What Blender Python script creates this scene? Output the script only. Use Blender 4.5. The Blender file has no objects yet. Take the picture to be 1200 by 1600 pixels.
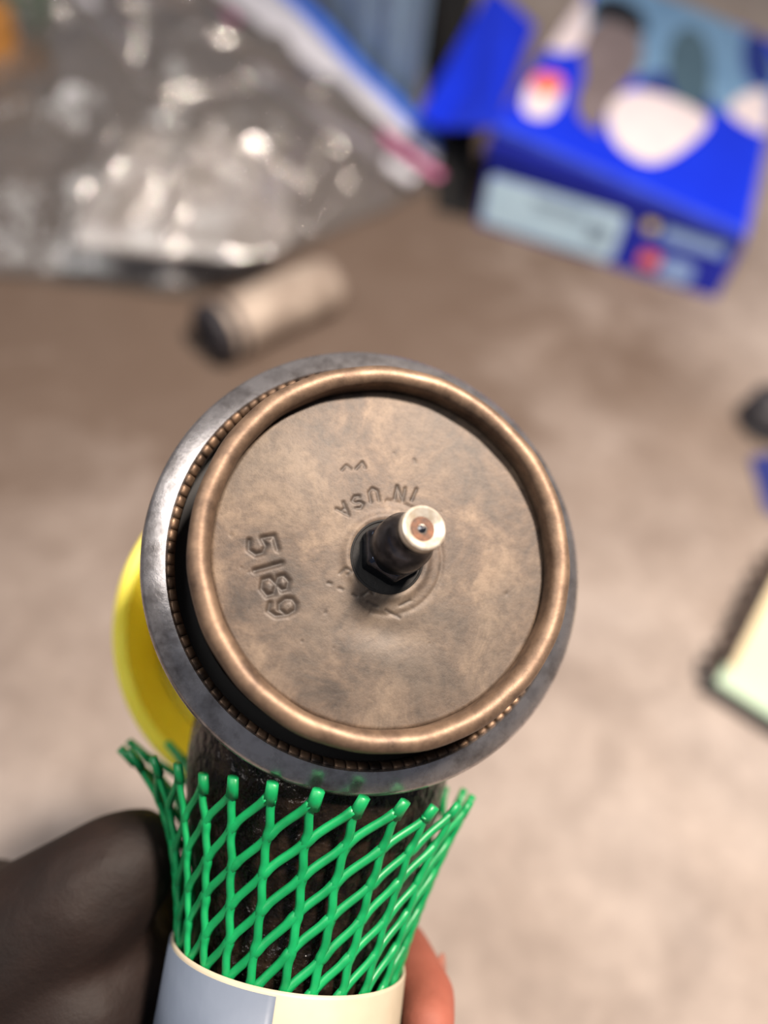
import bpy, bmesh, math, random
import numpy as np
from mathutils import Vector, Matrix, noise

random.seed(7)
SC = bpy.context.scene
COL = SC.collection
MM = 0.001
PI = math.pi

# ------------------------------------------------------------------ camera, world, lights, exposure
CAM_H = 500.0                                   # camera height above the floor in mm
UP = Vector((135, 900, 1200)).normalized()      # world up seen in camera axes (x right, y up, z back)
YC = (Vector((0, 0, -1)) + UP * UP.z).normalized()
XC = YC.cross(UP)
R3 = Matrix((XC, YC, UP))                       # camera axes -> world axes
CAM = R3.to_4x4()
CAM.translation = Vector((0, 0, CAM_H * MM))
cd = bpy.data.cameras.new('camera')
cam = bpy.data.objects.new('camera', cd)
COL.objects.link(cam)
cam.matrix_world = CAM
cd.sensor_fit = 'VERTICAL'
cd.sensor_height = 36.0
cd.lens = 27.0
cd.clip_start = 0.005
cd.clip_end = 50
cd.dof.use_dof = True
cd.dof.focus_distance = 0.147
cd.dof.aperture_fstop = 27.0 / 6.0
SC.camera = cam

w = bpy.data.worlds.new('garage_air')
SC.world = w
w.use_nodes = True
w.node_tree.nodes['Background'].inputs[0].default_value = (0.72, 0.80, 1.0, 1)
w.node_tree.nodes['Background'].inputs[1].default_value = 0.15


def area(name, loc, aim, size, power, color, sy=None):
    l = bpy.data.lights.new(name, 'AREA')
    l.shape = 'RECTANGLE'
    l.size = size
    l.size_y = sy or size
    l.energy = power
    l.color = color
    o = bpy.data.objects.new(name, l)
    COL.objects.link(o)
    o.location = loc
    o.rotation_euler = (Vector(aim) - Vector(loc)).to_track_quat('-Z', 'Y').to_euler()
    return o


area('work_lamp', (0.34, 0.24, 1.22), (0.15, 0.3, 0.1), 0.12, 30, (1.0, 0.87, 0.75))
area('ceiling_lamp', (-0.62, 0.0, 1.5), (0, 0.05, 0.35), 1.0, 13, (1.0, 0.96, 0.92))

vs = SC.view_settings
vs.view_transform = 'Standard'
vs.look = 'None'
vs.gamma = 1
vs.use_curve_mapping = False
vs.exposure = 0.02


# ------------------------------------------------------------------ helpers
def cw(x, y, z):
    """camera axes in mm -> world metres"""
    return CAM @ (Vector((x, y, z)) * MM)


def fl(px, py, h=0.0):
    """world point (m) at height h mm that the photograph shows at pixel px, py"""
    r = Vector((px - 600, 800 - py, -1200))
    t = (CAM_H - h) / -(r.dot(UP))
    return CAM @ (r * t * MM)


def s2l(c):
    return tuple(((v / 255) / 12.92 if v / 255 <= 0.04045 else ((v / 255 + 0.055) / 1.055) ** 2.4) for v in c) + (1,)


class Mat:
    def __init__(self, name, color, rough=0.5, metal=0.0, **kw):
        m = bpy.data.materials.new(name)
        m.use_nodes = True
        self.m, self.t = m, m.node_tree
        self.b = self.t.nodes['Principled BSDF']
        self.b.inputs['Base Color'].default_value = s2l(color)
        self.b.inputs['Roughness'].default_value = rough
        self.b.inputs['Metallic'].default_value = metal
        for k, v in kw.items():
            self.b.inputs[k.replace('_', ' ')].default_value = v
        self.tc = self.n('ShaderNodeTexCoord')

    def n(self, ty, **ins):
        nd = self.t.nodes.new(ty)
        for k, v in ins.items():
            nd.inputs[k.replace('_', ' ')].default_value = v
        return nd

    def l(self, a, b):
        self.t.links.new(a, b)

    def noise(self, scale, detail=4, rough=0.6, dist=0.0, coord='Object'):
        nz = self.n('ShaderNodeTexNoise', Scale=scale, Detail=detail, Roughness=rough, Distortion=dist)
        self.l(self.tc.outputs[coord], nz.inputs['Vector'])
        return nz.outputs['Fac']

    def ramp(self, fac, stops):
        r = self.n('ShaderNodeValToRGB')
        e = r.color_ramp.elements
        while len(e) < len(stops):
            e.new(0.5)
        for q, (p, c) in zip(e, stops):
            q.position = p
            q.color = s2l(c) if len(c) == 3 and max(c) > 1 else (c[0], c[0], c[0], 1)
        self.l(fac, r.inputs['Fac'])
        return r.outputs['Color']

    def mix(self, fac, a, b, mode='MIX'):
        x = self.n('ShaderNodeMix')
        x.data_type = 'RGBA'
        x.blend_type = mode
        if isinstance(fac, (int, float)):
            x.inputs[0].default_value = fac
        else:
            self.l(fac, x.inputs[0])
        for v, i in ((a, 6), (b, 7)):
            if isinstance(v, tuple):
                x.inputs[i].default_value = s2l(v)
            else:
                self.l(v, x.inputs[i])
        return x.outputs[2]

    def color(self, c):
        self.l(c, self.b.inputs['Base Color'])
        return self

    def bump(self, fac, strength=0.3, dist=0.001):
        bp = self.n('ShaderNodeBump', Strength=strength, Distance=dist)
        self.l(fac, bp.inputs['Height'])
        self.l(bp.outputs[0], self.b.inputs['Normal'])
        return self

    def rough(self, fac, lo, hi):
        mr = self.n('ShaderNodeMapRange')
        mr.inputs['To Min'].default_value = lo
        mr.inputs['To Max'].default_value = hi
        self.l(fac, mr.inputs['Value'])
        self.l(mr.outputs[0], self.b.inputs['Roughness'])
        return self


def speckled(name, c1, c2, scale, rough=0.5, metal=0.0, bump=0.3, bdist=0.0005, **kw):
    m = Mat(name, c1, rough, metal, **kw)
    f = m.noise(scale)
    m.color(m.ramp(f, [(0.35, c1), (0.65, c2)]))
    m.bump(m.noise(scale * 3), bump, bdist)
    return m.m


def link(name, me, mat=None, parent=None, smooth=True):
    if smooth:
        me.polygons.foreach_set('use_smooth', [True] * len(me.polygons))
    if mat:
        me.materials.append(mat)
    o = bpy.data.objects.new(name, me)
    COL.objects.link(o)
    o.parent = parent
    return o


def bm_obj(name, bm, mat=None, parent=None, smooth=True, bevel=0):
    bmesh.ops.recalc_face_normals(bm, faces=bm.faces)
    me = bpy.data.meshes.new(name)
    bm.to_mesh(me)
    bm.free()
    o = link(name, me, mat, parent, smooth)
    if bevel:
        md = o.modifiers.new('bevel', 'BEVEL')
        md.width = bevel
        md.segments = 2
        md.limit_method = 'ANGLE'
    return o


def py_obj(name, verts, faces, mat=None, parent=None, smooth=True):
    me = bpy.data.meshes.new(name)
    me.from_pydata([tuple(v) for v in verts], [], faces)
    return link(name, me, mat, parent, smooth)


def thing(name, label, cat, loc=(0, 0, 0), mat=None, group=None):
    o = bpy.data.objects.new(name, None)
    COL.objects.link(o)
    o.empty_display_size = 0.01
    if mat is not None:
        o.matrix_world = mat
    else:
        o.location = loc
    return tag(o, label, cat, group)


def tag(o, label, cat, group=None):
    o['label'] = label
    o['category'] = cat
    if group:
        o['group'] = group
    return o


def lathe(prof, seg=96, closed=False, wob=None):
    """prof: list of (r, z) mm around local z; returns verts, faces"""
    v, f = [], []
    for (r, z) in prof:
        for i in range(seg):
            a = 2 * PI * i / seg
            rr, zz = (r, z) if wob is None else wob(r, z, a)
            v.append(Vector((rr * math.cos(a), rr * math.sin(a), zz)) * MM)
    n = len(prof)
    for j in range(n - 1 if not closed else n):
        for i in range(seg):
            a, b = j * seg + i, j * seg + (i + 1) % seg
            c, d = ((j + 1) % n) * seg + (i + 1) % seg, ((j + 1) % n) * seg + i
            f.append((a, b, c, d))
    if not closed:
        if prof[0][0] > 0.01:
            f.append(tuple(range(seg))[::-1])
        if prof[-1][0] > 0.01:
            f.append(tuple((n - 1) * seg + i for i in range(seg)))
    return v, f


def lathe_obj(name, prof, mat, parent=None, seg=96, closed=False, wob=None, loc=None, smooth_angle=40):
    v, f = lathe(prof, seg, closed, wob)
    o = py_obj(name, v, f, mat, parent)
    bm = bmesh.new()
    bm.from_mesh(o.data)
    bmesh.ops.recalc_face_normals(bm, faces=bm.faces)
    for e in bm.edges:
        if len(e.link_faces) == 2 and e.calc_face_angle(0) > math.radians(smooth_angle):
            e.smooth = False
    bm.to_mesh(o.data)
    bm.free()
    if loc:
        o.location = Vector(loc) * MM
    return o


def tube(bm, pts, rad, seg=8, flat=1.0, normal=None):
    """sweep a tube through pts (Vectors, m); rad one value or one per point (m)"""
    rings = []
    n = len(pts)
    for i, p in enumerate(pts):
        d = (pts[min(i + 1, n - 1)] - pts[max(i - 1, 0)]).normalized()
        ref = normal[i] if normal else (Vector((0, 0, 1)) if abs(d.z) < 0.9 else Vector((1, 0, 0)))
        u = d.cross(ref).normalized()
        v = u.cross(d).normalized()
        r = rad[i] if isinstance(rad, (list, tuple)) else rad
        rings.append([bm.verts.new(p + u * math.cos(2 * PI * k / seg) * r + v * math.sin(2 * PI * k / seg) * r * flat) for k in range(seg)])
    for a, b in zip(rings, rings[1:]):
        for k in range(seg):
            bm.faces.new((a[k], a[(k + 1) % seg], b[(k + 1) % seg], b[k]))
    bm.faces.new(rings[0][::-1])
    bm.faces.new(rings[-1])


def sstep(x, a=0.0, b=1.0):
    t = min(1, max(0, (x - a) / (b - a)))
    return t * t * (3 - 2 * t)


# ------------------------------------------------------------------ floor
fm = Mat('mottled_concrete', (150, 138, 128), 0.78)
n1 = fm.noise(3.2, 6, 0.6, 0.4)
n2 = fm.noise(14, 6, 0.62, 0.8)
n3 = fm.noise(90, 4, 0.7)
base = fm.ramp(n1, [(0.3, (174, 161, 152)), (0.5, (196, 186, 180)), (0.7, (208, 200, 197))])
c2 = fm.mix(0.75, base, fm.ramp(n2, [(0.3, (180, 171, 164)), (0.5, (216, 209, 203)), (0.7, (244, 238, 233))]), 'MULTIPLY')
c3 = fm.mix(0.35, c2, fm.ramp(n3, [(0.3, (150, 142, 134)), (0.7, (255, 250, 245))]), 'MULTIPLY')
st = fm.n('ShaderNodeTexGradient')
st.gradient_type = 'SPHERICAL'
mp = fm.n('ShaderNodeMapping')
mp.inputs['Location'].default_value = (0.30, -0.92, 0)
mp.inputs['Scale'].default_value = (1.05, 1.15, 1)
fm.l(fm.tc.outputs['Object'], mp.inputs[0])
fm.l(mp.outputs[0], st.inputs[0])
ns = fm.noise(5.5, 5, 0.65, 0.6)
ma = fm.n('ShaderNodeMath'); ma.operation = 'MULTIPLY'
fm.l(st.outputs['Fac'], ma.inputs[0]); fm.l(ns, ma.inputs[1])
brown_mask = fm.ramp(ma.outputs[0], [(0.03, (0, 0)), (0.28, (0.9, 0.9))])
c3 = fm.mix(brown_mask, c3, (84, 66, 53))            # darker brown towards the far left, broken up by noise
fm.color(c3)
fm.bump(n3, 0.25, 0.002)
bm = bmesh.new()
bmesh.ops.create_grid(bm, x_segments=40, y_segments=40, size=3.0)
for v in bm.verts:
    v.co.z = 0.0
    v.co.y += 0.8
fo = bm_obj('floor', bm, fm.m)
fo['kind'] = 'structure'

# ------------------------------------------------------------------ materials
M_black_cast = Mat('black_phosphate_casting', (34, 30, 29), 0.38, 0.75)
f = M_black_cast.noise(260, 5, 0.7)
M_black_cast.color(M_black_cast.ramp(M_black_cast.noise(90), [(0.35, (26, 23, 22)), (0.7, (62, 52, 48))]))
M_black_cast.bump(f, 0.5, 0.0008)
M_machined = Mat('machined_steel_edge', (150, 144, 142), 0.36, 0.9)
M_machined.color(M_machined.mix(M_machined.ramp(M_machined.noise(120, 6, 0.7), [(0.45, (0, 0)), (0.75, (1, 1))]), (188, 182, 180), (100, 92, 88)))
nz = M_machined.noise(600, 3)
M_machined.bump(nz, 0.15, 0.0003)
M_machined.rough(M_machined.noise(200), 0.2, 0.34)
M_rim = Mat('tan_plated_rim', (150, 118, 92), 0.5, 0.6)
M_rim.color(M_rim.mix(M_rim.ramp(M_rim.noise(110, 6, 0.7), [(0.4, (0, 0)), (0.72, (1, 1))]), (134, 110, 90), (70, 55, 46)))
M_rim.bump(M_rim.noise(500, 4), 0.2, 0.0003)
M_rim.rough(M_rim.noise(300), 0.42, 0.64)
M_dark_groove = Mat('shaded_groove', (14, 12, 12), 0.6, 0.2).m  # shadow inside the groove put into a near-black colour
M_crimp = speckled('worn_crimp_teeth', (122, 98, 78), (40, 32, 28), 160, 0.5, 0.7)

M_plate = Mat('stamped_cover_plate', (140, 124, 108), 0.56, 0.2)
pn1 = M_plate.noise(70, 7, 0.68, 0.6)
pn2 = M_plate.noise(420, 5, 0.75)
pn3 = M_plate.noise(28, 4, 0.5)
pc = M_plate.ramp(pn1, [(0.36, (50, 39, 31)), (0.5, (84, 68, 55)), (0.62, (112, 94, 77))])
pc = M_plate.mix(M_plate.ramp(pn3, [(0.4, (0, 0)), (0.66, (0.6, 0.6))]), pc, (78, 69, 60))
pc = M_plate.mix(0.55, pc, M_plate.ramp(pn2, [(0.28, (120, 105, 92)), (0.55, (255, 255, 255))]), 'MULTIPLY')
att = M_plate.n('ShaderNodeAttribute')
att.attribute_name = 'grime'
pc = M_plate.mix(att.outputs['Fac'], pc, (34, 26, 20))
M_plate.color(pc)
M_plate.bump(pn2, 0.25, 0.0003)
M_plate.rough(pn1, 0.48, 0.62)

M_zinc = speckled('zinc_plated_fitting', (88, 96, 112), (48, 54, 66), 500, 0.24, 1.0, 0.08)
M_tip = speckled('bright_worn_fitting_tip', (236, 228, 214), (205, 190, 168), 900, 0.35, 0.55, 0.1)
M_rust = speckled('rusty_tip_bore', (104, 62, 34), (52, 32, 20), 900, 0.6, 0.2)
M_ball = Mat('check_ball', (120, 120, 124), 0.15, 1.0).m
M_yellow = speckled('yellow_plastic', (244, 226, 76), (238, 216, 60), 60, 0.45, 0, 0.1, Subsurface_Weight=0.15)
M_green = Mat('green_plastic_net', (10, 156, 84), 0.4, 0, Subsurface_Weight=0.25)
M_green.b.inputs['Subsurface Radius'].default_value = (0.002, 0.004, 0.002)
M_green.color(M_green.ramp(M_green.noise(150), [(0.3, (6, 118, 64)), (0.7, (14, 146, 82))]))
M_green = M_green.m
M_white = speckled('white_plastic_sleeve', (186, 174, 152), (172, 160, 138), 40, 0.5, 0, 0.05)
M_thread = speckled('zinc_stud_metal', (150, 146, 140), (100, 96, 92), 200, 0.35, 0.9)

# ------------------------------------------------------------------ the tie rod end held up to the lens
C_AX = Vector((.23, .21, .95)).normalized()
S_AX = Vector((-.135, -.93, .22))
S_AX = (S_AX - C_AX * S_AX.dot(C_AX)).normalized()
ly = -S_AX
lx = ly.cross(C_AX)
HM = CAM @ (Matrix((lx, ly, C_AX)).transposed().to_4x4())
HM.translation = cw(0.35, -7.9, -150.0)


def hl(px, py):
    """pixel on the cover plate -> local mm on the plate"""
    inv = HM.inverted()
    o = inv @ CAM.translation
    p = inv @ (CAM @ (Vector((px - 600, 800 - py, -1200)) * MM))
    d = p - o
    q = o + d * (-o.z / d.z)
    return Vector((q.x / MM, q.y / MM))


rod = thing('tie_rod_end', 'large steel ball joint held upright, round stamped cover plate with grease fitting facing the camera', 'car part', mat=HM)

# cover plate: real stamped relief
GL = {
    '5': [[(.9, 1), (.15, 1), (.1, .56), (.55, .62), (.85, .45), (.85, .18), (.5, 0), (.05, .1)]],
    '1': [[(.5, 1), (.5, 0)]],
    '8': [[(.5, .54), (.15, .68), (.15, .88), (.5, 1), (.85, .88), (.85, .68), (.5, .54), (.08, .38), (.08, .12), (.5, 0), (.92, .12), (.92, .38), (.5, .54)]],
    '9': [[(.1, .12), (.45, 0), (.8, .2), (.9, .65), (.78, .93), (.5, 1), (.2, .93), (.1, .7), (.25, .45), (.55, .4), (.86, .55)]],
    'I': [[(.5, 1), (.5, 0)]],
    'N': [[(.1, 0), (.1, 1), (.9, 0), (.9, 1)]],
    'U': [[(.1, 1), (.1, .25), (.5, 0), (.9, .25), (.9, 1)]],
    'S': [[(.9, .85), (.5, 1), (.12, .8), (.3, .55), (.75, .45), (.9, .2), (.5, 0), (.1, .15)]],
    'A': [[(.05, 0), (.5, 1), (.95, 0)], [(.22, .38), (.78, .38)]],
}
strokes = []     # (p, q, half width, depth)


def glyph(ch, c, up, wd, ht, hw, dep):
    up = up.normalized()
    rt = Vector((up.y, -up.x))
    for pl in GL[ch]:
        pts = [c + rt * (x - .5) * wd + up * (y - .5) * ht for x, y in pl]
        for a, b in zip(pts, pts[1:]):
            strokes.append((a, b, hw, dep))


for ch, px, py in (('5', 410, 853), ('1', 419, 886), ('8', 430, 914), ('9', 441, 950)):
    c = hl(px, py)
    u = hl(px + 95, py - 26) - c
    glyph(ch, c, u, 3.6 if ch != '1' else 2, 5.2, 0.5, 0.42)
hc = hl(605, 870)
for ch, px, py in (('A', 538, 798), ('S', 559, 785), ('U', 584, 773), ('N', 625, 771), ('I', 647, 773)):
    c = hl(px, py)
    glyph(ch, c, hc - c, 2.1, 2.6, 0.33, 0.26)
for pl in ([(513, 911), (517, 912)], [(530, 919), (535, 921)], [(531, 896), (540, 888), (549, 893), (543, 898)], [(551, 929), (557, 932)],
           [(560, 902), (566, 901)], [(575, 940), (590, 948)], [(603, 953), (625, 965)], [(625, 946), (641, 938)], [(567, 930), (577, 922), (583, 928)],
           [(534, 735), (541, 727), (548, 733)], [(556, 733), (566, 722), (571, 731)]):
    q = [hl(*p) for p in pl]
    for a, b in zip(q, q[1:]):
        strokes.append((a, b, 0.28, 0.2))

PR = 34.0
n = 300
g = np.linspace(-PR, PR, n)
X, Y = np.meshgrid(g, g)
# square grid mapped to a disc so that the rim is clean
sx, sy = X / PR, Y / PR
DX = PR * sx * np.sqrt(1 - sy * sy / 2)
DY = PR * sy * np.sqrt(1 - sx * sx / 2)
r = np.hypot(DX, DY)
Z = np.zeros_like(DX)
grime = np.zeros_like(DX)
for a, b, hw, dep in strokes:
    ab = np.array([b.x - a.x, b.y - a.y])
    L2 = max(1e-6, ab @ ab)
    t = np.clip(((DX - a.x) * ab[0] + (DY - a.y) * ab[1]) / L2, 0, 1)
    d = np.hypot(DX - a.x - t * ab[0], DY - a.y - t * ab[1])
    Z = np.minimum(Z, -dep * 0.8 * np.exp(-(d / (hw * 1.1)) ** 2 * 1.2))
    lip = 0.03 * np.exp(-((d - hw * 1.9) / (hw * .6)) ** 2)
    Z = np.where((Z > -0.02) & (d < hw * 3), np.maximum(Z, lip), Z)
    grime = np.maximum(grime, 0.72 * np.exp(-(d / (hw * 1.0)) ** 2))
rh = np.hypot(DX - hc.x, DY - hc.y)
hole_r = 7.1
Z += 0.35 * np.exp(-((rh - hole_r - 0.9) / 1.0) ** 2)                  # raised lip of the threaded boss
Z += -0.14 * np.exp(-((rh - 11.2) / 0.5) ** 2) * (DX > hc.x - 2)
Z += -0.5 * np.exp(-(((DX - 1.5) / 7) ** 2 + ((DY + 15) / 3.2) ** 2))     # shallow dents
Z += 0.5 * np.exp(-(((DX + 20) / 9) ** 2 + ((DY - 9) / 11) ** 2))
Z += -0.35 * sum(0 for _ in ())
Z += -0.9 * np.clip((r - PR + 1.2) / 1.2, 0, 1) ** 2                     # edge rolls under the rim
rs = np.random.RandomState(3)
for _ in range(14):
    a = rs.rand() * 2 * PI
    q = PR * math.sqrt(rs.rand()) * .93
    x0, y0, s0 = q * math.cos(a), q * math.sin(a), .15 + .3 * rs.rand()
    dd = np.hypot(DX - x0, DY - y0)
    Z -= 0.08 * np.exp(-(dd / s0) ** 2)
    grime = np.maximum(grime, 0.35 * np.exp(-(dd / s0) ** 2))
grime = np.maximum(grime, 0.85 * np.clip((r - PR + 0.9) / 0.9, 0, 1))
verts = np.stack([DX, DY, Z], -1).reshape(-1, 3) * MM
keep = rh.reshape(-1) > hole_r
faces = []
for j in range(n - 1):
    for i in range(n - 1):
        q = (j * n + i, j * n + i + 1, (j + 1) * n + i + 1, (j + 1) * n + i)
        if keep[q[0]] and keep[q[1]] and keep[q[2]] and keep[q[3]]:
            faces.append(q)
me = bpy.data.meshes.new('cover_plate')
me.from_pydata(verts.tolist(), [], faces)
ga = me.attributes.new('grime', 'FLOAT', 'POINT')
ga.data.foreach_set('value', grime.reshape(-1).astype(np.float32))
bm = bmesh.new()
bm.from_mesh(me)
bmesh.ops.delete(bm, geom=[v for v in bm.verts if not v.link_faces], context='VERTS')
bm.to_mesh(me)
bm.free()
plate = link('cover_plate', me, M_plate.m, rod)
plate['label'] = 'tan grey steel cover plate stamped 5189 and IN USA'

# threaded recess of the plate
M_hole = speckled('shaded_black_recess', (9, 8, 8), (18, 15, 13), 300, 0.8, 0.0)  # shade down in the hole darkened into the colour
lathe_obj('fitting_boss', [(7.5, .15), (7.3, .38), (7.05, .42), (6.9, .2), (6.85, -1), (6.7, -10), (0.0, -10.2)], M_hole, rod, 64, loc=(hc.x, hc.y, 0))

# rolled rim
prof = []
for k in range(17):
    a = PI * (1.0 - k / 16)
    prof.append((35.5 + 2.1 * math.cos(a), 2.4 + 2.1 * math.sin(a) * 1.1))
prof = [(33.5, -2.5)] + prof + [(37.4, -4), (37.2, -17), (33.5, -17)]


def wob(rr, z, a):
    return rr + 0.1 * math.sin(a * 7 + z) + 0.06 * math.sin(a * 19), z + 0.06 * math.sin(a * 11)


rim = lathe_obj('rolled_rim', prof, M_rim.m, rod, 192, closed=True, wob=wob)
rim['label'] = 'tan rounded rim around the cover plate'

# housing
hs = lathe_obj('housing', [(37.2, -22), (41.0, -21), (41.4, -10.0), (44.6, -11.0), (46.0, -12.0), (46.3, -24), (44.5, -27), (42.0, -29), (39, -40), (33, -48), (26, -54), (18, -57), (0, -58)],
               M_black_cast.m, rod, 128)
hs['label'] = 'black cast housing'
# machined shoulder ring
lathe_obj('machined_shoulder', [(41.4, -11.0), (41.4, -9.0), (41.8, -8.5), (45.8, -10.2), (46.5, -10.9), (46.7, -11.6), (46.0, -12.4)], M_machined.m, rod, 160, closed=True)
# crimp teeth round the inner edge
bm = bmesh.new()
NT = 110
for k in range(NT):
    a = 2 * PI * k / NT
    da = 2 * PI / NT * 0.47
    pts = [(40.1, -12.2), (41.5, -12.2), (41.5, -8.9), (41.2, -8.7), (40.2, -10.0)]
    rings = []
    for s in (-1, -0.45, 0.45, 1):
        bulge = 0.0 if abs(s) < 1 else 0.22
        rings.append([bm.verts.new(Vector((rr * math.cos(a + s * da), rr * math.sin(a + s * da), zz - bulge)) * MM) for rr, zz in pts])
    for p, q in zip(rings, rings[1:]):
        for i in range(5):
            bm.faces.new((p[i], p[(i + 1) % 5], q[(i + 1) % 5], q[i]))
    bm.faces.new(rings[0])
    bm.faces.new(rings[-1][::-1])
bm_obj('crimp_teeth', bm, M_crimp, rod)
lathe_obj('seal_groove', [(37.3, -17.5), (41.8, -17.5), (41.8, -19.5), (37.3, -19.5)], M_dark_groove, rod, 96, closed=True)

# shank under the net (along local -y)
SHZ = -43.0


def shank_prof(L):
    if L < 40:
        return 30.3
    if L < 88:
        return 30.3 - 8.6 * sstep(L, 40, 84)
    return 21.0


v, fa, rows = [], [], []
SEG = 72
for L in list(range(30, 90, 2)) + [96, 104, 112, 120, 128]:
    rr = shank_prof(L)
    for i in range(SEG):
        a = 2 * PI * i / SEG
        p = Vector((math.sin(a), 0, math.cos(a)))
        k = rr + 0.7 * noise.noise(Vector((p.x * 2.2, L * .08, p.z * 2.2)))
        LL_ = max(L, math.sqrt(43.8 ** 2 - (p.x * k) ** 2) + (L - 30) * 0.02) if SHZ + p.z * k > -26 else L
        v.append(Vector((p.x * k, -LL_, SHZ + p.z * k * 0.96)) * MM)
    rows.append(L)
for j in range(len(rows) - 1):
    for i in range(SEG):
        fa.append((j * SEG + i, (j + 1) * SEG + i, (j + 1) * SEG + (i + 1) % SEG, j * SEG + (i + 1) % SEG))
fa.append(tuple(range(SEG)))
fa.append(tuple((len(rows) - 1) * SEG + i for i in range(SEG))[::-1])
M_shank = Mat('greasy_black_shank', (20, 17, 16), 0.2, 0.3)
M_shank.color(M_shank.ramp(M_shank.noise(180), [(0.4, (16, 13, 12)), (0.7, (50, 38, 30))]))
M_shank.bump(M_shank.noise(420, 3, 0.5), 0.9, 0.0012)
M_shank = M_shank.m
sh = py_obj('shank', v, fa, M_shank, rod)
sh['label'] = 'black greasy shank seen through the green net'

# grease fitting: a child of the joint (screwed in)
FT = Vector((0.10, 0.12, 1)).normalized()
fit = bpy.data.objects.new('grease_fitting', None)
COL.objects.link(fit)
fit.parent = rod
fit.location = Vector((hc.x - 0.1, hc.y + 0.2, -6.0)) * MM
fit.rotation_euler = FT.to_track_quat('Z', 'Y').to_euler()
fit.scale = (1.42, 1.42, 1.42)
fit['label'] = 'zinc plated grease nipple with hexagonal base'
bm = bmesh.new()
hexp = [(4.0, -1.5), (4.6, -0.9), (4.6, 6.2), (3.9, 7.2)]
ringv = []
for rr, zz in hexp:
    ringv.append([bm.verts.new(Vector((rr * math.cos(PI / 3 * k + .3), rr * math.sin(PI / 3 * k + .3), zz)) * MM) for k in range(6)])
for a, b in zip(ringv, ringv[1:]):
    for k in range(6):
        bm.faces.new((a[k], a[(k + 1) % 6], b[(k + 1) % 6], b[k]))
bm.faces.new(ringv[0][::-1])
bm.faces.new(ringv[-1])
bm_obj('hexagon', bm, M_zinc, fit, smooth=False, bevel=0.0003)
lathe_obj('fitting_neck', [(3.8, 4.0), (3.8, 6.5), (3.95, 8), (3.9, 10.5), (3.2, 12.2), (2.7, 13.2), (2.65, 13.9), (2.8, 14.6), (2.95, 15.4)], M_zinc, fit, 48)
lathe_obj('fitting_tip', [(2.95, 15.3), (3.0, 15.8), (2.85, 16.45), (2.6, 16.6), (2.35, 16.45), (1.75, 15.9), (0.95, 15.3), (0.9, 15.1)], M_tip, fit, 48)
lathe_obj('fitting_bore', [(1.62, 15.82), (1.3, 15.62), (1.1, 15.4), (0.9, 15.1), (0.0, 15.1)], M_rust, fit, 32)
lathe_obj('check_ball', [(0.0, 16.2)] + [(0.85 * math.sin(PI * k / 10), 15.35 + 0.85 * math.cos(PI * k / 10)) for k in range(1, 10)] + [(0.0, 14.5)], M_ball, fit, 24)
lathe_obj('fitting_thread', [(2.6, -2.2), (2.9, -1.6), (2.9, -1.2), (2.6, -1.0)], M_zinc, fit, 32, closed=True)

# tapered stud below the housing, inside the yellow cover
c2 = cw(-27.0, -34.0, -228.0)
ST = (CAM.to_3x3() @ Vector((.34, .24, .9))).normalized()
yq = ST.to_track_quat('Z', 'Y').to_matrix().to_4x4()
yq.translation = c2
CS = 1.15
cover = thing('stud_cover', 'bright yellow plastic dust cover behind the left side of the steel ball joint', 'plastic cap', mat=yq)
lathe_obj('flange', [(a * CS, b * CS) for a, b in [(42.0, 1.6), (43.4, 1.4), (44.0, 0.2), (43.4, -1.2), (41.2, -3.6), (38.0, -12.0), (34, -20), (32.5, -19.5), (36.6, -12), (39.4, -3.6), (40.2, 0.2), (41.0, 1.4)]], M_yellow, cover, 128, closed=True)
lathe_obj('cup', [(a * CS, b * CS) for a, b in [(34, -19.8), (30, -24), (27, -40), (24, -43), (0, -44), (0, -42.5), (23, -41.5), (25.5, -39), (28.5, -23.5), (32.4, -19.2)]], M_yellow, cover, 96)

# ------------------------------------------------------------------ green net sleeve
net = thing('protective_net', 'green plastic net sleeve stretched around the black shank of the ball joint', 'netting', mat=HM)
NN, H0 = 26, 7.1
L_END = 88.0


def net_pt(phi, L):
    t = max(0.0, (88 - L) / 39)
    p = (phi + PI) % (2 * PI) - PI
    lf = math.exp(-((p + 2.05) / 0.6) ** 2)
    rr = 23.8 + 8.6 * t ** 1.15 + 13 * lf * t ** 4 + 2.6 * math.exp(-((p - 1.3) / 0.8) ** 2) * t ** 2 + 2.6 * math.exp(-(p / 0.9) ** 2) * t ** 5
    d = Vector((math.sin(phi), 0, math.cos(phi)))
    return Vector((d.x * rr, -L, SHZ + d.z * rr * 0.97)) * MM, d


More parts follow.
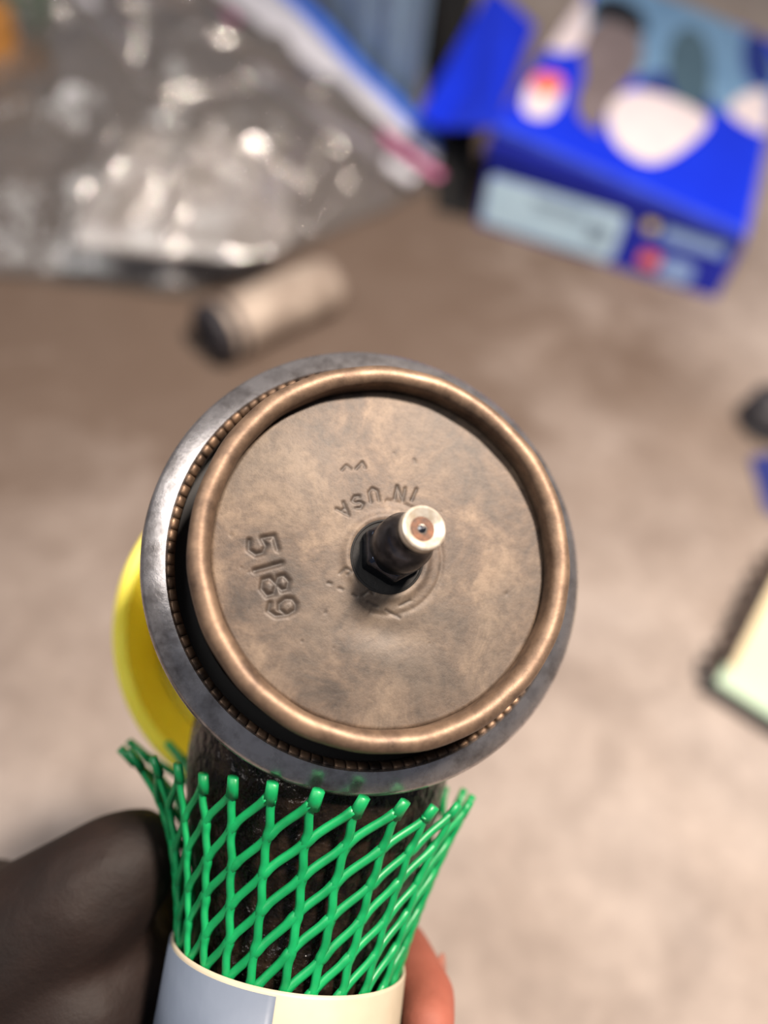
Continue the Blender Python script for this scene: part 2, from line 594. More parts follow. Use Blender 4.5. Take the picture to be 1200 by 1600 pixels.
bm = bmesh.new()
PH0 = math.radians(5)
for k in range(NN):
    for fam in (1, -1):
        L = 48.9 + 0.8 * noise.noise(Vector((k * 1.7, 3, 0)))
        start = L
        pts, nrm, rad = [], [], []
        q = 0.0
        ph_k = PH0 + 2 * PI * k / NN + math.radians(1.5) * noise.noise(Vector((k * 2.3, 9, 1)))
        wv = random.uniform(-.6, .6)
        nst = 84
        for i in range(nst + 1):
            L = start + (L_END - start) * i / nst
            q = (L - start) / H0
            half = PI / NN
            ph = ph_k + fam * half * (q - 0.035 * math.sin(2 * PI * q)) - math.radians(7.0) * q
            ph += math.radians(1.6) * noise.noise(Vector((k * 1.1, L * .09, fam)))
            p, d = net_pt(ph, L)
            node = 0.5 + 0.5 * math.cos(2 * PI * q)
            pts.append(p + d * 0.00025 * fam * (1 - node))
            nrm.append(d)
            rad.append((0.92 + 0.25 * node ** 4) * MM)
        tube(bm, pts, rad, 7, 0.75, nrm)
    # cut end of the node
    p0, d0 = net_pt(ph_k, start + 0.8)
    p1, d1 = net_pt(ph_k + .01, start - 0.9)
    p2, d2 = net_pt(ph_k + .02, start - 2.2 - random.random())
    tube(bm, [p0, p1, p2], [1.5 * MM, 1.35 * MM, 1.25 * MM], 8, 0.7, [d0, d1, d2])
net_mesh = bm_obj('net_strands', bm, M_green, net)

# white sleeve on the end of the shank
slv = thing('white_sleeve', 'white plastic sleeve around the shank end just below the green net', 'sleeve', mat=HM)
v, fa = [], []
prof = [(25.2, 83.4), (25.8, 83.0), (26.0, 83.8), (26.1, 100), (26.1, 128), (25.2, 128), (25.2, 100)]
SG = 96
for rr, L in prof:
    for i in range(SG):
        a = 2 * PI * i / SG
        v.append(Vector((math.sin(a) * rr, -L - 0.8 * math.sin(a + .6), SHZ + math.cos(a) * rr)) * MM)
for j in range(len(prof)):
    jj = (j + 1) % len(prof)
    for i in range(SG):
        fa.append((j * SG + i, jj * SG + i, jj * SG + (i + 1) % SG, j * SG + (i + 1) % SG))
o = py_obj('sleeve_wall', v, fa, M_white, slv)
bm = bmesh.new(); bm.from_mesh(o.data); bmesh.ops.recalc_face_normals(bm, faces=bm.faces); bm.to_mesh(o.data); bm.free()

# blue-grey panel over the left half of the sleeve: its edge runs straight along the sleeve
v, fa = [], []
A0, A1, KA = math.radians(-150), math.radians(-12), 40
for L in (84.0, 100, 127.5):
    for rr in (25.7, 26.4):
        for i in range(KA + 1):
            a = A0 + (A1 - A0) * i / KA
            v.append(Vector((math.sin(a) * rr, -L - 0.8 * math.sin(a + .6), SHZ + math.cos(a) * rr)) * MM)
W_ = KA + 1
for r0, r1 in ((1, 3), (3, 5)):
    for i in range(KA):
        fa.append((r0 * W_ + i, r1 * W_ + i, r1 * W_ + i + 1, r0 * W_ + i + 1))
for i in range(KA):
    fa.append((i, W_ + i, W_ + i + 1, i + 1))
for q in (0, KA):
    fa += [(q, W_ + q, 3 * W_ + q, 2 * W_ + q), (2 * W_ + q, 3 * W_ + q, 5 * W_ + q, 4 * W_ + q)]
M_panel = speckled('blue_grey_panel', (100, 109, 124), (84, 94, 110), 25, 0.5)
o = py_obj('left_half_panel', v, fa, M_panel, slv)
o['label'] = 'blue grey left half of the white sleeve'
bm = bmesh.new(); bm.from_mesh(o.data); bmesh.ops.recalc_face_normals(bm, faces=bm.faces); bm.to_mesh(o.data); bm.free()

# ------------------------------------------------------------------ hand
M_skin = Mat('brown_skin', (112, 62, 46), 0.66, 0, Specular_IOR_Level=0.25, Subsurface_Weight=0.06)
M_skin.b.inputs['Subsurface Radius'].default_value = (0.004, 0.0015, 0.001)
sp = M_skin.n('ShaderNodeSeparateXYZ')
M_skin.l(M_skin.tc.outputs['Object'], sp.inputs[0])
mr = M_skin.n('ShaderNodeMapRange')
mr.inputs['From Min'].default_value = 0.135
mr.inputs['From Max'].default_value = 0.165
M_skin.l(sp.outputs[0], mr.inputs['Value'])
back = M_skin.ramp(M_skin.noise(45, 5), [(0.3, (20, 13, 11)), (0.7, (32, 21, 17))])
pad = M_skin.ramp(M_skin.noise(45, 5), [(0.3, (168, 92, 74)), (0.7, (196, 116, 96))])
M_skin.color(M_skin.mix(mr.outputs[0], back, pad))     # left: shadow painted into the dark skin; right: paler finger pads
M_skin.bump(M_skin.noise(300, 5, 0.7), 0.35, 0.0008)
M_nail = Mat('fingernail', (150, 92, 76), 0.35).m
hand_root = cw(-150, -165, -200)
person = thing('person', 'person seen only as a bare brown hand gripping the white sleeve from the left', 'person', loc=hand_root)


def ball(bm, p, r, sub=3):
    bmesh.ops.create_icosphere(bm, subdivisions=sub, radius=r * MM, matrix=Matrix.Translation(p - hand_root))


def limb(bm, pts):
    """overlapping balls along a polyline, merged by the voxel remesh into one skin"""
    for (a, ra), (b, rb) in zip(pts, pts[1:]):
        A, B = Vector(a), Vector(b)
        k = max(2, int((A - B).length / (min(ra, rb) * 0.28)))
        for i in range(k + 1):
            t = i / k
            p = A.lerp(B, t)
            ball(bm, cw(*p), ra + (rb - ra) * t, 2)


bm = bmesh.new()
Wr = ((-128, -150, -196))
limb(bm, [((-340, -330, -190), 40), ((-230, -245, -195), 33), (Wr, 27)])
limb(bm, [(Wr, 26), ((-92, -112, -192), 19), ((-70, -106, -191), 17)])
limb(bm, [(Wr, 24), ((-96, -132, -196), 20), ((-62, -122, -196), 16)])
limb(bm, [(Wr, 24), ((-92, -152, -194), 20), ((-60, -140, -196), 15)])
limb(bm, [(Wr, 24), ((-96, -172, -190), 18), ((-64, -158, -193), 14)])
limb(bm, [(Wr, 24), ((-90, -128, -176), 22), ((-68, -112, -172), 17)])
# thumb lies along the near left of the sleeve
limb(bm, [(Wr, 24), ((-100, -112, -182), 24), ((-82, -100, -176), 20), ((-68, -88, -174), 16), ((-62, -83, -176), 14), ((-58, -80, -178), 11.5)])
limb(bm, [((-100, -125, -182), 24), ((-72, -112, -178), 20), ((-66, -108, -180), 18)])
limb(bm, [((-200, -170, -195), 34), ((-135, -120, -190), 30), ((-100, -108, -184), 24)])
for dy, sc, L4 in ((0, 1.0, 0), (-18, 1.05, 2), (-35.5, 1.0, 0), (-51, .85, -4)):
    limb(bm, [((-70, -106 + dy, -190), 12 * sc), ((-46, -104 + dy, -203), 9.6 * sc), ((-18, -104 + dy * 1.0, -202), 8.8 * sc),
              ((4 + L4, -108 + dy, -189), 7.8 * sc), ((10 + L4, -110 + dy, -174), 6.8 * sc), ((9.5 + L4, -110 + dy, -165), 6.2 * sc)])
hand = bm_obj('body', bm, M_skin.m, person)
rm = hand.modifiers.new('remesh', 'REMESH')
rm.mode = 'VOXEL'
rm.voxel_size = 0.0016
rm.use_smooth_shade = True
sm = hand.modifiers.new('smooth', 'SMOOTH')
sm.iterations = 12
sm.factor = 0.6
for dy, L4, sc in ((0, 0, 1), (-18, 2, 1.05), (-35.5, 0, 1), (-51, -4, .85)):
    bm = bmesh.new()
    bmesh.ops.create_uvsphere(bm, u_segments=16, v_segments=8, radius=1.0)
    o = bm_obj('fingernail', bm, M_nail, person)
    c = cw(10.2 + L4 + 3.0 * sc, -110 + dy, -181)
    m3 = CAM.to_3x3() @ Matrix(((1, 0, -.25), (0, 1, 0), (.25, 0, 1)))
    o.matrix_world = Matrix.Translation(c - hand_root) @ (m3 @ Matrix.Diagonal((0.0010, 0.0052 * sc, 0.0062 * sc))).to_4x4()

# ------------------------------------------------------------------ blue parts carton
M_blue = speckled('blue_printed_card', (12, 48, 214), (8, 40, 200), 14, 0.38, 0, 0.05)
M_blue_dark = speckled('dark_blue_printed_card', (22, 40, 168), (16, 32, 150), 14, 0.45, 0, 0.05)
M_blue_edge = speckled('worn_blue_card_edge', (70, 96, 226), (54, 80, 214), 40, 0.5)
M_label = speckled('pale_cyan_label_paper', (186, 214, 232), (176, 206, 226), 30, 0.5)
M_greytext = Mat('grey_print', (120, 140, 160), 0.6).m
M_paleprint = speckled('pale_print', (150, 178, 222), (130, 160, 210), 60, 0.5)
M_whiteprint = speckled('pinkish_white_print', (226, 212, 214), (214, 202, 206), 30, 0.5)
M_orange = Mat('orange_print', (232, 112, 82), 0.5).m
M_yellowp = Mat('yellow_print', (216, 196, 90), 0.5).m
M_teal = speckled('pale_teal_print', (96, 132, 168), (112, 148, 182), 16, 0.45)
M_tealdark = speckled('grey_teal_print', (74, 98, 112), (60, 84, 100), 30, 0.45)
M_greybrown = speckled('grey_brown_print', (122, 110, 112), (104, 92, 92), 30, 0.45)
M_blackp = Mat('black_print', (16, 18, 24), 0.5).m
M_navy = Mat('navy_print', (26, 44, 120), 0.5).m

bA, bB = fl(745, 350), fl(1118, 467)
bx = (bB - bA); bx.z = 0
BL = bx.length
bx.normalize()
by = Vector((-bx.y, bx.x, 0))
BM = Matrix((bx, by, Vector((0, 0, 1)))).transposed().to_4x4()
BM.translation = Vector((bA.x, bA.y, 0))
carton = thing('parts_carton', 'blue cardboard parts carton with a pale label, standing on the floor top right', 'box', mat=BM)
BD, BH = 0.50, 0.072


def boxm(bm, a, b):
    a, b = Vector(a), Vector(b)
    c, s = (a + b) / 2, b - a
    bmesh.ops.create_cube(bm, size=1, matrix=Matrix.Translation(c) @ Matrix.Diagonal((s.x, s.y, s.z, 1)))


bm = bmesh.new()
tk = 0.0025
for a, b in (((0, 0, 0), (BL, tk, BH)), ((0, BD - tk, 0), (BL, BD, BH)), ((0, tk, 0), (tk, BD - tk, BH + .02)), ((BL - tk, tk, 0), (BL, BD - tk, BH - .01)), ((tk, tk, 0), (BL - tk, BD - tk, tk))):
    boxm(bm, a, b)
bm_obj('tray', bm, M_blue_dark, carton, smooth=False, bevel=0.0008)


def decal(name, pts, y0, mat, parent, th=0.0006):
    """flat printed patch on the front face: pts in (x, z) m"""
    bm = bmesh.new()
    f0 = [bm.verts.new((x, y0, z)) for x, z in pts]
    f1 = [bm.verts.new((x, y0 - th, z)) for x, z in pts]
    bm.faces.new(f0)
    bm.faces.new(f1[::-1])
    for i in range(len(pts)):
        j = (i + 1) % len(pts)
        bm.faces.new((f0[i], f0[j], f1[j], f1[i]))
    return bm_obj(name, bm, mat, parent, smooth=False)


def rrect(x0, z0, x1, z1, r=0.006, n=5):
    out = []
    for cx, cz, a0 in ((x1 - r, z1 - r, 0), (x0 + r, z1 - r, 90), (x0 + r, z0 + r, 180), (x1 - r, z0 + r, 270)):
        for k in range(n):
            a = math.radians(a0 + 90 * k / (n - 1))
            out.append((cx + r * math.cos(a), cz + r * math.sin(a)))
    return out


def onfront(px, py):
    """pixel -> (x, z) on the carton's front face"""
    inv = BM.inverted()
    o = inv @ CAM.translation
    p = inv @ (CAM @ (Vector((px - 600, 800 - py, -1200)) * MM))
    d = p - o
    q = o + d * (-o.y / d.y)
    return q.x, q.z


l0 = onfront(752, 330); l1 = onfront(975, 345)
x0, z0 = onfront(750, 336)
x1, z1 = onfront(982, 325)
z0 = 0.006
lab = decal('paper_label', rrect(0.004, 0.005, x1 + .002, 0.062, .007), -0.0002, M_label, carton)
for k, (a, b, z) in enumerate(((.055, .115, .047), (.060, .122, .040))):
    decal('label_print', rrect(a, z, b, z + .0045, .001), -0.001, M_greytext, lab, .0002)
decal('label_print', rrect(x1 - .032, .022, x1 - .012, .044, .002), -0.001, M_greytext, lab, .0002)
decal('side_print', rrect(x1 + .022, .052, x1 + .036, .064, .005), -0.0002, M_yellowp, carton)
decal('side_print', rrect(x1 + .042, .048, BL - .014, .062, .003), -0.0002, M_paleprint, carton)
decal('side_print', rrect(x1 + .030, .012, x1 + .052, .030, .006), -0.0002, M_orange, carton)
decal('side_print', rrect(x1 + .054, .006, x1 + .090, .030, .008), -0.0002, M_paleprint, carton)

# lid, lifted at its left end
inv = BM.inverted()
lA = inv @ fl(775, 192, 118)
lB = inv @ fl(1165, 362, 83)
lx_ = (lB - lA)
LL = lx_.length
lx_.normalize()
ly_ = Vector((0.02, 1, 0)); ly_ = (ly_ - lx_ * ly_.dot(lx_)).normalized()
lz_ = lx_.cross(ly_)
LM = Matrix((lx_, ly_, lz_)).transposed().to_4x4()
LM.translation = lA

lid = bpy.data.objects.new('lid', None)
COL.objects.link(lid)
lid.parent = carton
lid.matrix_local = LM
lid['label'] = 'printed blue lid raised at its left end'
LD = 0.51
bm = bmesh.new()
boxm(bm, (0, 0, -tk), (LL, LD, 0))
bm_obj('lid_top', bm, M_blue, lid, smooth=False, bevel=0.0008)
bm = bmesh.new()
q = [(0, -.036), (0, -.007), (LL, -.007), (LL, -.013)]
qa = [bm.verts.new((x, 0, z)) for x, z in q]
qb = [bm.verts.new((x, -tk, z)) for x, z in q]
bm.faces.new(qa); bm.faces.new(qb[::-1])
for i in range(4):
    bm.faces.new((qa[i], qa[(i + 1) % 4], qb[(i + 1) % 4], qb[i]))
boxm(bm, (LL, -tk, -.013), (LL + tk, LD, -0.007))
bm_obj('lid_skirt', bm, M_blue_dark, lid, smooth=False, bevel=0.0008)
bm = bmesh.new()
boxm(bm, (0, -tk * 1.1, -.007), (LL, 0, 0.0004))
boxm(bm, (LL, -tk * 1.1, -.007), (LL + tk, LD, 0.0004))
bm_obj('lid_edge', bm, M_blue_edge, lid, smooth=False, bevel=0.0008)['label'] = 'worn pale blue lid edge'
WLM = BM @ LM


def onlid(px, py):
    inv = WLM.inverted()
    o = inv @ CAM.translation
    p = inv @ (CAM @ (Vector((px - 600, 800 - py, -1200)) * MM))
    d = p - o
    q = o + d * (-o.z / d.z)
    return Vector((q.x, q.y))


def lid_print(name, pix, mat, z=0.0004, closed_smooth=True):
    pts = [onlid(*p) for p in pix]
    pts = [Vector((min(max(p.x, 0.001), LL - .001), min(max(p.y, .001), LD - .001))) for p in pts]
    if closed_smooth:                        # Chaikin rounding
        for _ in range(2):
            q = []
            for a, b in zip(pts, pts[1:] + pts[:1]):
                q += [a.lerp(b, .25), a.lerp(b, .75)]
            pts = q
    bm = bmesh.new()
    f0 = [bm.verts.new((p.x, p.y, z - .0003)) for p in pts]
    f1 = [bm.verts.new((p.x, p.y, z)) for p in pts]
    bm.faces.new(f0)
    bm.faces.new(f1)
    for i in range(len(pts)):
        j = (i + 1) % len(pts)
        bm.faces.new((f0[i], f0[j], f1[j], f1[i]))
    return bm_obj(name, bm, mat, lid, smooth=False)


lid_print('teal_print', [(1005, -60), (1260, -60), (1260, 190), (1200, 215), (1120, 165), (1060, 160), (900, 60), (890, -60)], M_teal, .0004)
lid_print('navy_print', [(1165, 30), (1215, 20), (1215, 150), (1160, 130)], M_navy, .0008)
lid_print('white_print', [(835, -20), (905, -20), (915, 75), (880, 85), (815, 60), (808, 40)], M_whiteprint, .0008)
lid_print('white_print', [(1120, 170), (1200, 130), (1230, 215), (1195, 215)], M_whiteprint, .0010)
lid_print('navy_print', [(1000, 120), (1045, 110), (1115, 150), (1115, 185), (1070, 185), (1000, 140)], M_navy, .0012)
lid_print('part_picture', [(1042, 75), (1060, 45), (1085, 42), (1108, 70), (1112, 120), (1105, 170), (1065, 170), (1042, 130)], M_tealdark, .0016)
lid_print('part_picture', [(905, 70), (930, 30), (985, 30), (1005, 65), (1000, 110), (965, 150), (935, 200), (940, 215), (900, 185), (898, 150), (915, 120)], M_greybrown, .0016)
lid_print('part_picture', [(948, 165), (985, 140), (1040, 150), (1112, 185), (1095, 215), (1030, 262), (985, 250), (950, 215)], M_whiteprint, .0020)
lid_print('part_picture', [(915, 30), (930, 0), (965, -5), (1005, 20), (1012, 60), (985, 45), (950, 32)], M_blackp, .0024)
lid_print('logo_print', [(822, 110), (884, 118), (868, 190), (808, 180)], M_whiteprint, .0008)
lid_print('logo_print', [(826, 112), (882, 118), (876, 150), (828, 146)], M_orange, .0012)

# open end flap of the lid hanging out on the left
pts = [BM.inverted() @ p for p in (fl(776, 196, 108), fl(836, 40, 112), fl(768, -25, 105), fl(652, 182, 62), fl(690, 198, 62))]
bm = bmesh.new()
c0 = [bm.verts.new(p) for p in pts]
c1 = [bm.verts.new(p - Vector((0, 0, .003))) for p in pts]
bm.faces.new(c0); bm.faces.new(c1[::-1])
for i in range(5):
    bm.faces.new((c0[i], c0[(i + 1) % 5], c1[(i + 1) % 5], c1[i]))
fp = bm_obj('end_flap', bm, M_blue, carton, smooth=False)
fp['label'] = 'plain bright blue end flap sticking out to the left'


# ------------------------------------------------------------------ sheets (bags, cloths)
def sheet(name, corners, nu, nv, hfun, mat, parent=None, origin=Vector(), thick=0.0):
    """bilinear patch through four world corners; hfun(u, v) -> offset Vector (m)"""
    P00, P10, P01, P11 = [Vector(c) for c in corners]
    vs, fs = [], []
    for j in range(nv + 1):
        for i in range(nu + 1):
            u, v = i / nu, j / nv
            p = P00 * (1 - u) * (1 - v) + P10 * u * (1 - v) + P01 * (1 - u) * v + P11 * u * v
            vs.append(p + hfun(u, v, p) - origin)
    for j in range(nv):
        for i in range(nu):
            a = j * (nu + 1) + i
            fs.append((a, a + 1, a + nu + 2, a + nu + 1))
    o = py_obj(name, vs, fs, mat, parent)
    if thick:
        md = o.modifiers.new('solid', 'SOLIDIFY')
        md.thickness = thick
    return o


def crease(p, s):
    """sharp folded ridges 0..1"""
    q = Vector((p.x * s + 3.1, p.y * s, p.z * s * 0.3))
    q += Vector((noise.noise(q * .7), noise.noise(q * .7 + Vector((5, 5, 5))), 0)) * 0.8
    return noise.voronoi(q)[0][0]


def film(name, tint, clear, rough, haze=(150, 150, 158)):
    m = bpy.data.materials.new(name)
    m.use_nodes = True
    t = m.node_tree
    t.nodes.clear()
    out = t.nodes.new('ShaderNodeOutputMaterial')
    tr = t.nodes.new('ShaderNodeBsdfTransparent'); tr.inputs[0].default_value = s2l(tint)
    df = t.nodes.new('ShaderNodeBsdfDiffuse'); df.inputs[0].default_value = s2l(haze)
    gl = t.nodes.new('ShaderNodeBsdfGlossy'); gl.inputs['Roughness'].default_value = rough
    gl.inputs['Color'].default_value = (1, 1, 1, 1)
    m1 = t.nodes.new('ShaderNodeMixShader'); m1.inputs[0].default_value = 1 - clear
    m2 = t.nodes.new('ShaderNodeMixShader')
    fr = t.nodes.new('ShaderNodeFresnel'); fr.inputs[0].default_value = 2.1
    tc = t.nodes.new('ShaderNodeTexCoord')
    nz = t.nodes.new('ShaderNodeTexNoise'); nz.inputs['Scale'].default_value = 44; nz.inputs['Detail'].default_value = 3
    nz.inputs['Distortion'].default_value = 1.2
    bp = t.nodes.new('ShaderNodeBump'); bp.inputs['Strength'].default_value = 0.8; bp.inputs['Distance'].default_value = 0.006
    L = t.links.new
    L(tc.outputs['Object'], nz.inputs['Vector']); L(nz.outputs['Fac'], bp.inputs['Height'])
    L(bp.outputs[0], gl.inputs['Normal']); L(bp.outputs[0], fr.inputs['Normal'])
    L(tr.outputs[0], m1.inputs[1]); L(df.outputs[0], m1.inputs[2])
    L(fr.outputs[0], m2.inputs[0]); L(m1.outputs[0], m2.inputs[1]); L(gl.outputs[0], m2.inputs[2])
    L(m2.outputs[0], out.inputs[0])
    return m


M_film = film('clear_bag_film', (225, 225, 232), 0.80, 0.10, (186, 174, 164))
M_frost = film('frosted_bag_seam', (225, 225, 235), 0.12, 0.2, (226, 224, 232))
M_pink = Mat('magenta_zip_track', (206, 116, 160), 0.35).m
M_bluezip = Mat('blue_zip_track', (58, 110, 220), 0.35).m

Q00, Q10, Q01, Q11 = fl(684, 286, 6), fl(170, -90, 40), fl(300, 462, 3), fl(-260, 400, 3)
bag = thing('zip_bag', 'large crumpled clear zip bag with a pink and blue closure, top left on the floor', 'bag', loc=Q01)


def bag_h(sc):
    def h(u, v, p):
        e = sstep(min(u, 1 - u) / .12) if False else sstep(u, 0, .22)
        ed = sstep(v, 0, .1) * (1 - sstep(v, .8, 1.0)) * e
        z = sc * ed * 0.052
        z += ed * 0.034 * (crease(p, 9) - .3) + ed * 0.036 * (crease(p, 22) - .3) * sstep(noise.noise(p * 4 + Vector((2, 8, 0))), -.35, .25) + 0.004 * noise.noise(p * 30)
        return Vector((0.012 * noise.noise(p * 14), 0.012 * noise.noise(p * 14 + Vector((7, 0, 0))), max(z, 0.001 - p.z + 0.004)))
    return h


sheet('top_film', (Q00, Q10, Q01, Q11), 220, 150, bag_h(1.0), M_film, bag, Q01)
sheet('bottom_film', [Vector((q.x, q.y, .002)) for q in (Q00, Q10, Q01, Q11)], 40, 30, lambda u, v, p: Vector((0, 0, 0.0015 * abs(noise.noise(p * 20)))), M_film, bag, Q01)


def ribbon(name, a, b, wa, wb, h, mat, parent, origin, wave=0.004, th=0.0012, n=40):
    vs, fs = [], []
    for i in range(n + 1):
        t = i / n
        p = a.lerp(b, t)
        d = (b - a).normalized()
        s = d.cross(Vector((0, 0, 1))).normalized()
        wd = (wa + (wb - wa) * t) / 2
        z = wave * noise.noise(Vector((t * 6, 2, wave * 100)))
        for k, (ss, hh) in enumerate(((-1, 0), (-.5, h), (.5, h), (1, 0))):
            vs.append(p + s * ss * wd + Vector((0, 0, z + hh)) - origin)
    for i in range(n):
        for k in range(3):
            q = i * 4 + k
            fs.append((q, q + 1, q + 5, q + 4))
    o = py_obj(name, vs, fs, mat, parent)
    md = o.modifiers.new('solid', 'SOLIDIFY'); md.thickness = th
    return o


ribbon('closure_band', fl(694, 258, 12), fl(365, -40, 60), .016, .100, .002, M_frost, bag, Q01)
o = ribbon('zip_track', fl(690, 278, 14), fl(270, -40, 62), .014, .014, .003, M_pink, bag, Q01); o['label'] = 'pink zip track'
o = ribbon('zip_track', fl(702, 246, 14), fl(425, -40, 62), .022, .030, .003, M_bluezip, bag, Q01); o['label'] = 'blue zip track'
ribbon('folded_hem', fl(650, 285, 16), fl(395, 105, 45), .022, .020, .006, M_frost, bag, Q01)
ribbon('folded_hem', fl(228, 110, 62), fl(95, -50, 80), .020, .020, .006, M_frost, bag, Q01)

# dark steel part in the bag
M_darksteel = speckled('dark_oily_steel', (30, 27, 29), (46, 42, 43), 60, 0.4, 0.5, 0.4, .001)
hub = thing('steel_hub', 'dark round steel part lying inside the clear zip bag', 'car part', loc=(lambda p: (p.x, p.y, 0.003))(fl(255, 330)))
lathe_obj('flange', [(0, 0), (98, 0), (102, 2), (102, 10), (98, 13), (58, 14), (52, 18)], M_darksteel, hub, 64)
lathe_obj('dome', [(52, 16), (50, 28), (42, 40), (26, 47), (20, 48), (18, 44), (0, 44)], M_darksteel, hub, 64)

# crumpled shiny film added over the zip bag to make its glints
c = (fl(470, 300, 50), fl(170, 235, 58), fl(440, 420, 40), fl(120, 400, 45))
inner = thing('glint_film', 'small shiny crumpled clear film added on top of the large zip bag for bright glints', 'bag', loc=c[2])
M_film2 = film('added_shiny_glint_film', (235, 235, 240), 0.55, 0.09, (190, 182, 176))


def crum(u, v, p):
    e = sstep(min(u, 1 - u, v, 1 - v), 0, .2)
    return Vector((.02 * noise.noise(p * 18), .02 * noise.noise(p * 18 + Vector((9, 0, 0))), .012 + e * (.03 * crease(p, 13) + .034 * crease(p, 30))))


sheet('added_crumpled_glint_film', c, 110, 70, crum, M_film2, inner, c[2])

# tan bushing beside the bag
M_tan = speckled('dull_tan_metal', (184, 168, 154), (140, 124, 112), 30, 0.5, 0.2)
M_rub = speckled('black_rubber', (34, 32, 38), (48, 44, 48), 60, 0.6)
a, b = fl(335, 522, 24), fl(520, 440, 24)
d = (b - a)
Ltot = d.length / MM
bq = d.to_track_quat('Z', 'Y').to_matrix().to_4x4()
bq.translation = a
bush = thing('bushing_sleeve', 'dull tan metal bushing with a black rubber end, lying below the zip bag', 'car part', mat=bq)
lathe_obj('sleeve_body', [(0, 0), (22, 0), (27, 5), (28, 20), (27, Ltot - 12), (23, Ltot - 3), (12, Ltot + 3), (0, Ltot + 4)], M_tan, bush, 48)
lathe_obj('rubber_end', [(14, -10), (24, -9), (29, -4), (29.5, 3), (28, 6), (14, 6)], M_rub, bush, 48, closed=True)
lathe_obj('rubber_base', [(27, 12), (29, 13), (29, 18), (27.5, 20), (26, 16)], M_rub, bush, 48, closed=True)

# pale blue upright bag behind
M_bfilm = film('blue_grey_film', (160, 180, 205), 0.22, 0.3, (122, 146, 172))
P0, P1 = fl(470, 20, 4), fl(648, 185, 4)
top = Vector((0.0, 0.06, 0.27))
bb = thing('blue_plastic_bag', 'pale blue grey plastic bag standing upright behind the zip bag', 'bag', loc=(P0 + P1) / 2)


def fold(sgn):
    def h(u, v, p):
        return Vector((0, sgn * (0.022 * math.sin(PI * u) + .010 * noise.noise(Vector((u * 9, v * .8, sgn)))), 0.006 * noise.noise(Vector((u * 7, 0, 0))) * v)) + Vector((0, .004 * math.sin(u * 31), 0))
    return h


og = (P0 + P1) / 2
sheet('front_film', (P0, P1, P0 + top, P1 + top), 80, 30, fold(-1), M_bfilm, bb, og)
sheet('back_film', (P0, P1, P0 + top, P1 + top), 80, 30, fold(1), M_bfilm, bb, og)

# black crumpled sheet added as the dark shade between bag and carton
M_gap_shade = speckled('gap_shade_sheet', (10, 9, 10), (18, 16, 16), 60, 0.9)
c = (fl(680, 330, 2), fl(738, 345, 2), fl(655, -60, 2), fl(742, -60, 2))
og = c[0]
cl = sheet('gap_shade_sheet', c, 40, 60, lambda u, v, p: Vector((.01 * noise.noise(p * 12), .01 * noise.noise(p * 9), sstep(min(u, 1 - u, v, 1 - v), 0, .25) * (.055 + .02 * noise.noise(p * 14)))), M_gap_shade, None, og)
cl.location = og
tag(cl, 'black crumpled sheet added as the dark shade between the zip bag and the blue carton', 'cloth')

# top-left bits: orange-brown roll, green net scrap
M_card = speckled('orange_brown_card', (176, 122, 58), (160, 108, 50), 30, 0.7)
p = fl(-5, 175, 0)
roll = thing('cardboard_roll', 'orange brown cardboard roll standing at the left edge beside the zip bag', 'cardboard', loc=(p.x, p.y, 0))
lathe_obj('roll_wall', [(46, 0), (47, 1), (47, 110), (45.5, 111), (44, 110), (44, 1)], M_card, roll, 64, closed=True)
lathe_obj('roll_lid', [(0, 104), (43.8, 104), (43.8, 107), (0, 108)], M_card, roll, 64)
M_gdark = speckled('dark_green_mesh', (16, 92, 40), (30, 70, 30), 60, 0.5)
bm = bmesh.new()
for k in range(7):
    for fam in (1, -1):
        pts = [Vector((math.sin(k * 2 * PI / 7 + fam * t * .5) * (.026 + .004 * t), math.cos(k * 2 * PI / 7 + fam * t * .5) * .022, t * .018)) for t in [i / 3 for i in range(22)]]
        tube(bm, pts, .0016, 6)
p = fl(52, 130, 0)
gs = bm_obj('green_net_scrap', bm, M_gdark)
gs.location = (p.x, p.y, .0016)
tag(gs, 'dark green net scrap standing beside the cardboard roll, far top left', 'netting')

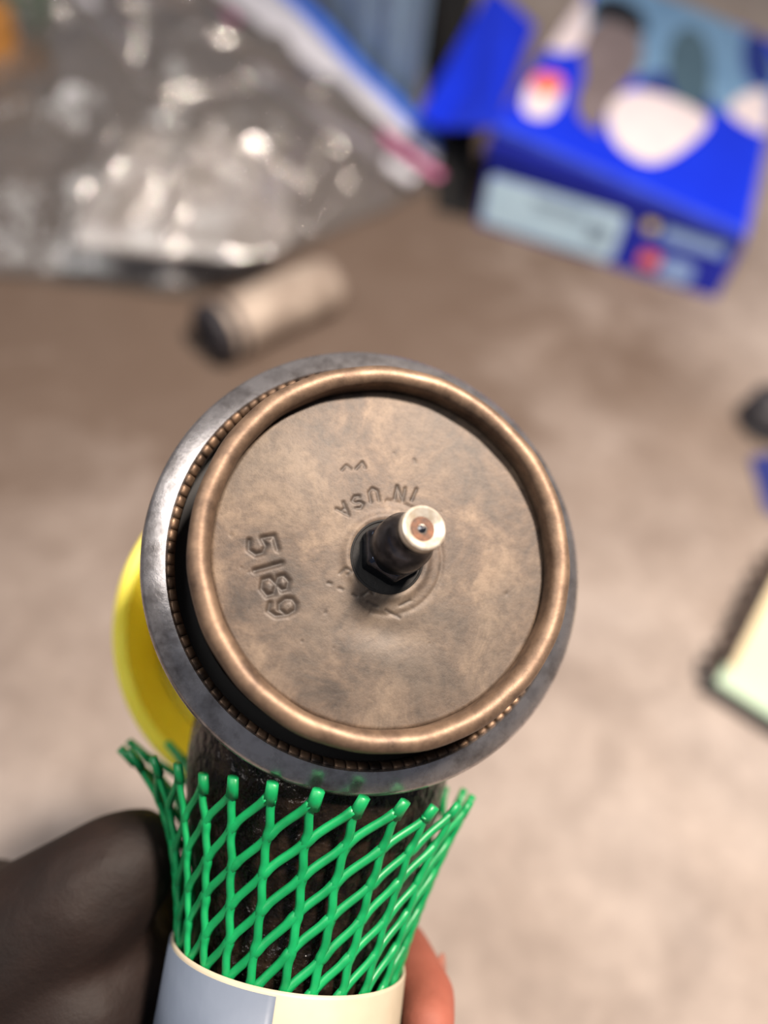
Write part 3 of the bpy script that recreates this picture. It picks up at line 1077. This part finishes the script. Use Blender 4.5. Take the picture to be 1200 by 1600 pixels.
# ------------------------------------------------------------------ right-hand edge items
M_creambox = speckled('cream_card', (232, 214, 176), (222, 206, 170), 20, 0.6)
M_palegreen = speckled('pale_green_print', (184, 204, 178), (174, 196, 172), 20, 0.6)
M_blackedge = speckled('black_card_edge', (24, 26, 32), (34, 34, 38), 40, 0.5)
k0, k1 = fl(1103, 1066, 14), fl(1290, 1180, 14)
ux = (k1 - k0); ux.z = 0; KL = ux.length; ux.normalize()
k2 = fl(1215, 870, 14)
uy = (k2 - k0); uy.z = 0; KW = uy.length; uy.normalize()
KM = Matrix((ux, uy, Vector((0, 0, 1)))).transposed().to_4x4()
KM.translation = Vector((k0.x, k0.y, 0))
book = thing('flat_card_box', 'flat cream and pale green box with black edges, lower at the right edge', 'box', mat=KM)
bm = bmesh.new(); boxm(bm, (0, 0, 0), (KL, KW, .013)); bm_obj('box_body', bm, M_blackedge, book, smooth=False, bevel=.001)
bm = bmesh.new(); boxm(bm, (.006, .005, .0131), (KL - .01, .022, .0142)); bm_obj('green_panel', bm, M_palegreen, book, smooth=False)
bm = bmesh.new(); boxm(bm, (.010, .022, .0131), (KL - .01, KW - .008, .0143)); bm_obj('cream_panel', bm, M_creambox, book, smooth=False)
# chain-like dark cord along its left edge
bm = bmesh.new()
pts = []
for i in range(60):
    t = i / 59
    q = fl(1112 + 110 * t, 1045 - 190 * t, 22)
    pts.append(q + Vector((0.004 * math.sin(i * .75), 0.003 * math.cos(i * .9), 0.001 * math.sin(i))))
og = pts[0].copy(); og.z = 0
tube(bm, [q - og for q in pts], [(.0038 + .0012 * math.sin(i * .8)) for i in range(60)], 10)
cord = bm_obj('dark_cord', bm, speckled('brown_black_cord', (44, 34, 30), (70, 54, 44), 120, 0.7))
cord.location = og
tag(cord, 'dark twisted cord lying along the left edge of the cream box', 'cord')

p = fl(1195, 665, 0)
boot = thing('rubber_boot', 'black ribbed rubber dust boot cut off by the right edge', 'car part', loc=(p.x, p.y, 0))
lathe_obj('boot_skin', [(0, 0), (20, 0), (27, 4), (23, 10), (28, 16), (23, 22), (25, 30), (16, 38), (12, 40), (9, 38), (0, 36)], M_rub, boot, 48)
M_bluecloth = speckled('navy_cloth', (52, 60, 110), (28, 42, 120), 40, 0.8)
c = (fl(1172, 715, 2), fl(1300, 690, 2), fl(1197, 800, 2), fl(1300, 830, 2))
og = c[0]
bc = sheet('navy_rag', c, 30, 24, lambda u, v, p: Vector((0, 0, sstep(min(u, v, 1 - v), 0, .3) * (.016 + .01 * noise.noise(p * 30)))), M_bluecloth, None, og, 0.001)
bc.location = og
tag(bc, 'crumpled navy blue rag under the black boot at the right edge', 'cloth')
